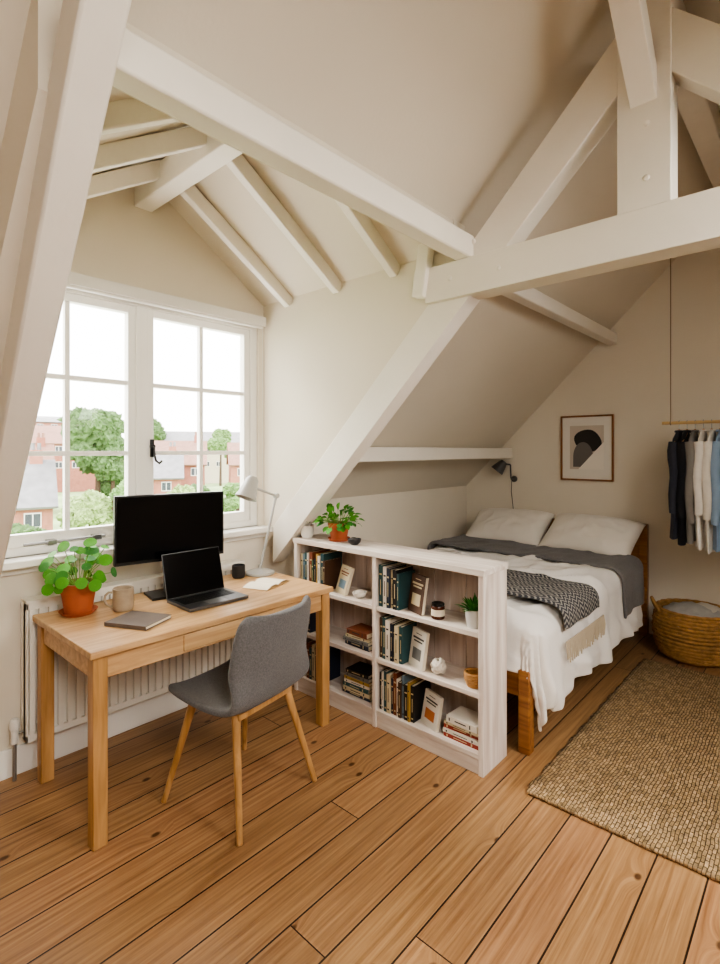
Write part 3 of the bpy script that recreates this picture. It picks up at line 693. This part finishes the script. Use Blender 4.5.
# clothes rail
RXX=4.40; RZZ=1.70
m=MB(); BAM=woodmat('bamboo','#c9a468','#dcbc86','Y')
m.tube([(RXX,.93,RZZ),(RXX,-.35,RZZ)],.012,BAM,12); ROPE=M('cotton_cord','#8a7a62',.9)
for y in (.875,-.28):
    m.tube([(RXX,y,R(y)-.0),(RXX,y,RZZ+.012)],.0035,ROPE,6); m.tube([(RXX+.014*math.cos(a),y,RZZ+.014*math.sin(a)) for a in [6.283*i/14 for i in range(14)]],.0035,ROPE,6,True)
m.finish('hanging_clothes_rail')
HW=M('hanger_wood','#b88a58',.5)
def garment(y,col,L,W=.20,seed=0,sleeve=.52,tone=.06):
    m=MB(); mat=M('fabric_%d'%seed,col,.9,tone,20,.25,70,sheen=.05); x=RXX; zt=RZZ-.10
    m.tube([(x,y,RZZ-.055),(x,y,RZZ-.01),(x+.016,y,RZZ+.012),(x,y,RZZ+.0165),(x-.014,y,RZZ+.006)],.0022,STEEL,6)
    m.tube([(x-W+.02,y,zt-.045),(x-.05,y,zt+.01),(x,y,zt+.045),(x+.05,y,zt+.01),(x+W-.02,y,zt-.045)],[.006,.009,.009,.009,.006],HW,8)
    def body(u,v):
        a=u*2*math.pi; ca,sa=math.cos(a),math.sin(a)
        w=.075+(W-.075)*min(1,v/.07)**.7 if v<.07 else W*(1+.04*math.sin(v*5))
        z=zt+.03-.06*min(1,v/.07)-max(0,v-.07)*(L-.03)
        d=.014+.016*min(1,v*3)
        rp=1+.5*math.sin(ca*9+seed+v*2)*min(1,v*2)
        return V((x+w*ca,y+d*sa*rp+.006*math.sin(v*7+seed),z+.006*math.sin(ca*8)*v))
    m.grid(body,36,18,mat,wrapu=True)
    m.tube([(x+.05*math.cos(a),y+.02*math.sin(a),zt+.035) for a in [6.283*i/16 for i in range(16)]],.009,mat,7,True)
    for s in (-1,1):
        pts=[];rs=[]
        for i in range(9):
            q=i/8; pts.append((x+s*(W-.03+.03*math.sin(q*2.2)),y+.006*math.sin(q*9+seed),zt-.045-sleeve*q)); rs.append(.034-.010*q+.003*math.sin(q*12+seed))
        m.tube(pts,rs,mat,12)
    return m.finish('hanging_shirt',recalc=True)
for i,(c,L) in enumerate((('#2d303c',.78),('#12141b',.82),('#7f7b76',.80),('#e9e5de',.84),('#e4ded3',.86),('#8fa6c0',.84),('#8fa6c0',.84),('#2a3550',.85),('#1d2230',.86),('#20222b',.82),('#c9c2b6',.80),('#31435c',.80),('#55585c',.80))):
    garment(.82-i*.05,c,L,seed=i,sleeve=.5+.03*(i%3))
# ---------------------------------------------------------------- outside
GR=M('garden_grass','#8ba06c',.9,.3,.2); BR=M('brick','#a87462',.9,.15,3,.1,5); BR2=M('brick_red','#9a6656',.9,.15,3); RF=M('roof_tiles','#8d6c5d',.85,.15,2); RFG=M('roof_slate','#868484',.8,.15,2); WR=M('render_cream','#c5baa4',.9)
DK=M('window_dark','#4a4f55',.2)
m=MB(); m.box(-80,160,12,200,-5.2,-5,GR); m.finish('garden_ground')
def house(x,y,w,d,ze,zr,rot,wall,roof,ch=True):
    m=MB(); T=TR(x,y,0)@RZ(rot)
    m.box(-w/2,w/2,-d/2,d/2,-5,ze,wall,T)
    def P(pts,off,mat): m.prism([T@V(p) for p in pts],T.to_3x3()@V(off),mat)
    P([(-w/2,-d/2,ze),(-w/2,d/2,ze),(-w/2,0,zr-.15)],(w,0,0),wall)
    P([(-w/2-.3,-d/2-.4,ze-.25),(-w/2-.3,0,zr),(-w/2-.3,0,zr+.2),(-w/2-.3,-d/2-.5,ze-.1)],(w+.6,0,0),roof)
    P([(-w/2-.3,d/2+.4,ze-.25),(-w/2-.3,0,zr),(-w/2-.3,0,zr+.2),(-w/2-.3,d/2+.5,ze-.1)],(w+.6,0,0),roof)
    n=max(2,int(w/2.2))
    for k in range(n):
        xx=-w/2+(k+.5)*w/n
        for zz in (ze-1.5,ze-3.9):
            m.box(xx-.5,xx+.5,-d/2-.06,-d/2,zz,zz+1.0,TRIM,T); m.box(xx-.44,xx-.04,-d/2-.08,-d/2-.05,zz+.08,zz+.92,DK,T); m.box(xx+.04,xx+.44,-d/2-.08,-d/2-.05,zz+.08,zz+.92,DK,T)
    if ch:
        m.box(w/2-1.3,w/2-.5,-.35,.35,zr-1,zr+.9,wall,T); m.lathe([(.14,0),(.12,.5)],T@V((w/2-1.1,0,zr+.9)),roof,10); m.lathe([(.14,0),(.12,.5)],T@V((w/2-.7,0,zr+.9)),roof,10)
    m.finish('brick_house')
house(9.6,43,7,6,-2.2,.6,-.25,BR,RFG)
house(33,63,9,7,-.2,2.5,-.55,BR2,RF); house(43,57,8,7,-.3,2.3,-.55,BR,RF); house(27.5,56,6,6,-1.4,1.0,-.5,BR,RFG)
house(30,92,16,9,2.6,5.2,-.4,BR2,RF); house(60,92,22,9,2.2,5.0,-.5,WR,RFG); house(34,112,18,10,6.8,7.8,-.3,BR,RFG,False)
house(8,70,9,8,.0,2.6,-.1,BR,RF); house(15.5,62,7,6,-.6,1.9,-.3,BR2,RF)
TL=[M('foliage_%d'%i,c,.9,.45,3.5) for i,c in enumerate(('#4e673a','#648248','#85995e'))]
BK=M('bark','#4a3a2a',.9)
def tree(x,y,ztop,r,mat,seed,n=10):
    m=MB(); rng=random.Random(seed); m.tube([(x,y,-5),(x+.1,y,ztop-r)],[.25,.12],BK,8)
    for i in range(n):
        rr=r*rng.uniform(.3,.5); a=rng.uniform(0,6.28); ro=rng.uniform(0,r*.7); zz=ztop-rr-rng.uniform(0,r*1.8)*(ro/r+.1)
        sd=rng.uniform(0,50)
        m.sphere((x+ro*math.cos(a),y+ro*math.sin(a),zz),rr,mat,4,None,lambda c:1+.28*noise.noise(c*2.4+V((sd,0,0)))+.3*noise.noise(c*7+V((sd,0,0)))+.16*noise.noise(c*15))
    m.finish('garden_tree')
tree(15.8,41,4.6,2.3,TL[0],1,30); tree(16.6,40.3,1.6,1.7,TL[0],21,14); tree(19.5,44,1.4,1.4,TL[1],2,12); tree(12.3,33,-.9,1.5,TL[2],3,12); tree(14.6,32.5,-.2,1.4,TL[1],4,12); tree(8,30,-2.2,1.3,TL[0],5); tree(21,38,-1.2,1.5,TL[2],6,12); tree(29,42,-1.6,1.6,TL[1],7,12); tree(19,32,-2.0,1.4,TL[1],8); tree(25,43,-1.5,1.5,TL[0],15,12)
tree(47,96,7.6,3.8,TL[0],9,18); tree(39,96,6.9,3.0,TL[1],10,14); tree(53,82,5.4,3,TL[1],11,12); tree(6.0,33,-2.2,1.4,TL[1],12); tree(24,95,6.5,3,TL[0],13)
# ---------------------------------------------------------------- light
w=bpy.data.worlds.new('overcast_sky'); scene.world=w; w.use_nodes=True; n=w.node_tree.nodes; l=w.node_tree.links
bg=n['Background']; tc=n.new('ShaderNodeTexCoord'); sp=n.new('ShaderNodeSeparateXYZ'); cr=n.new('ShaderNodeValToRGB')
l.new(tc.outputs['Generated'],sp.inputs[0]); l.new(sp.outputs['Z'],cr.inputs[0])
cr.color_ramp.elements[0].color=(1,.98,.95,1); cr.color_ramp.elements[1].color=(.96,.97,1,1)
l.new(cr.outputs[0],bg.inputs['Color']); bg.inputs['Strength'].default_value=8.5
def area(name,loc,tgt,sx,sy,e,col):
    L=bpy.data.lights.new(name,'AREA'); L.shape='RECTANGLE'; L.size=sx; L.size_y=sy; L.energy=e; L.color=col
    o=bpy.data.objects.new(name,L); scene.collection.objects.link(o); o.location=loc
    o.rotation_euler=(V(tgt)-V(loc)).to_track_quat('-Z','Y').to_euler(); return o
ymid=(sy0+sy1)/2; zm=R(ymid)+.35
area('roof_light_daylight',(.1,ymid-.35,zm+.1),(.8,1.2,.6),1.0,.9,48,(1,.92,.82))  # pair of added fill lamps behind the camera, brightening the room
area('roof_light_daylight',(2.05,ymid-.35,zm+.1),(2.6,1.4,.6),1.1,.9,62,(1,.92,.82))
sn=bpy.data.lights.new('hazy_sun','SUN'); sn.energy=5; sn.angle=math.radians(22); sn.color=(1,.94,.84)
so=bpy.data.objects.new('hazy_sun',sn); scene.collection.objects.link(so); so.rotation_euler=(V((.25,-.75,-.62))).to_track_quat('-Z','Y').to_euler()
try: scene.view_settings.look='AgX - Medium High Contrast'
except Exception as ex: print('look',ex)
# ---------------------------------------------------------------- camera
cd=bpy.data.cameras.new('camera'); cam=bpy.data.objects.new('camera',cd); scene.collection.objects.link(cam)
cam.location=(0,0,1.5); cam.rotation_euler=(math.pi/2,0,-math.radians(47.9)); cd.sensor_fit='HORIZONTAL'; cd.sensor_width=36; cd.lens=26; cd.shift_y=-32/720; cd.clip_start=.05; cd.clip_end=500
scene.camera=cam
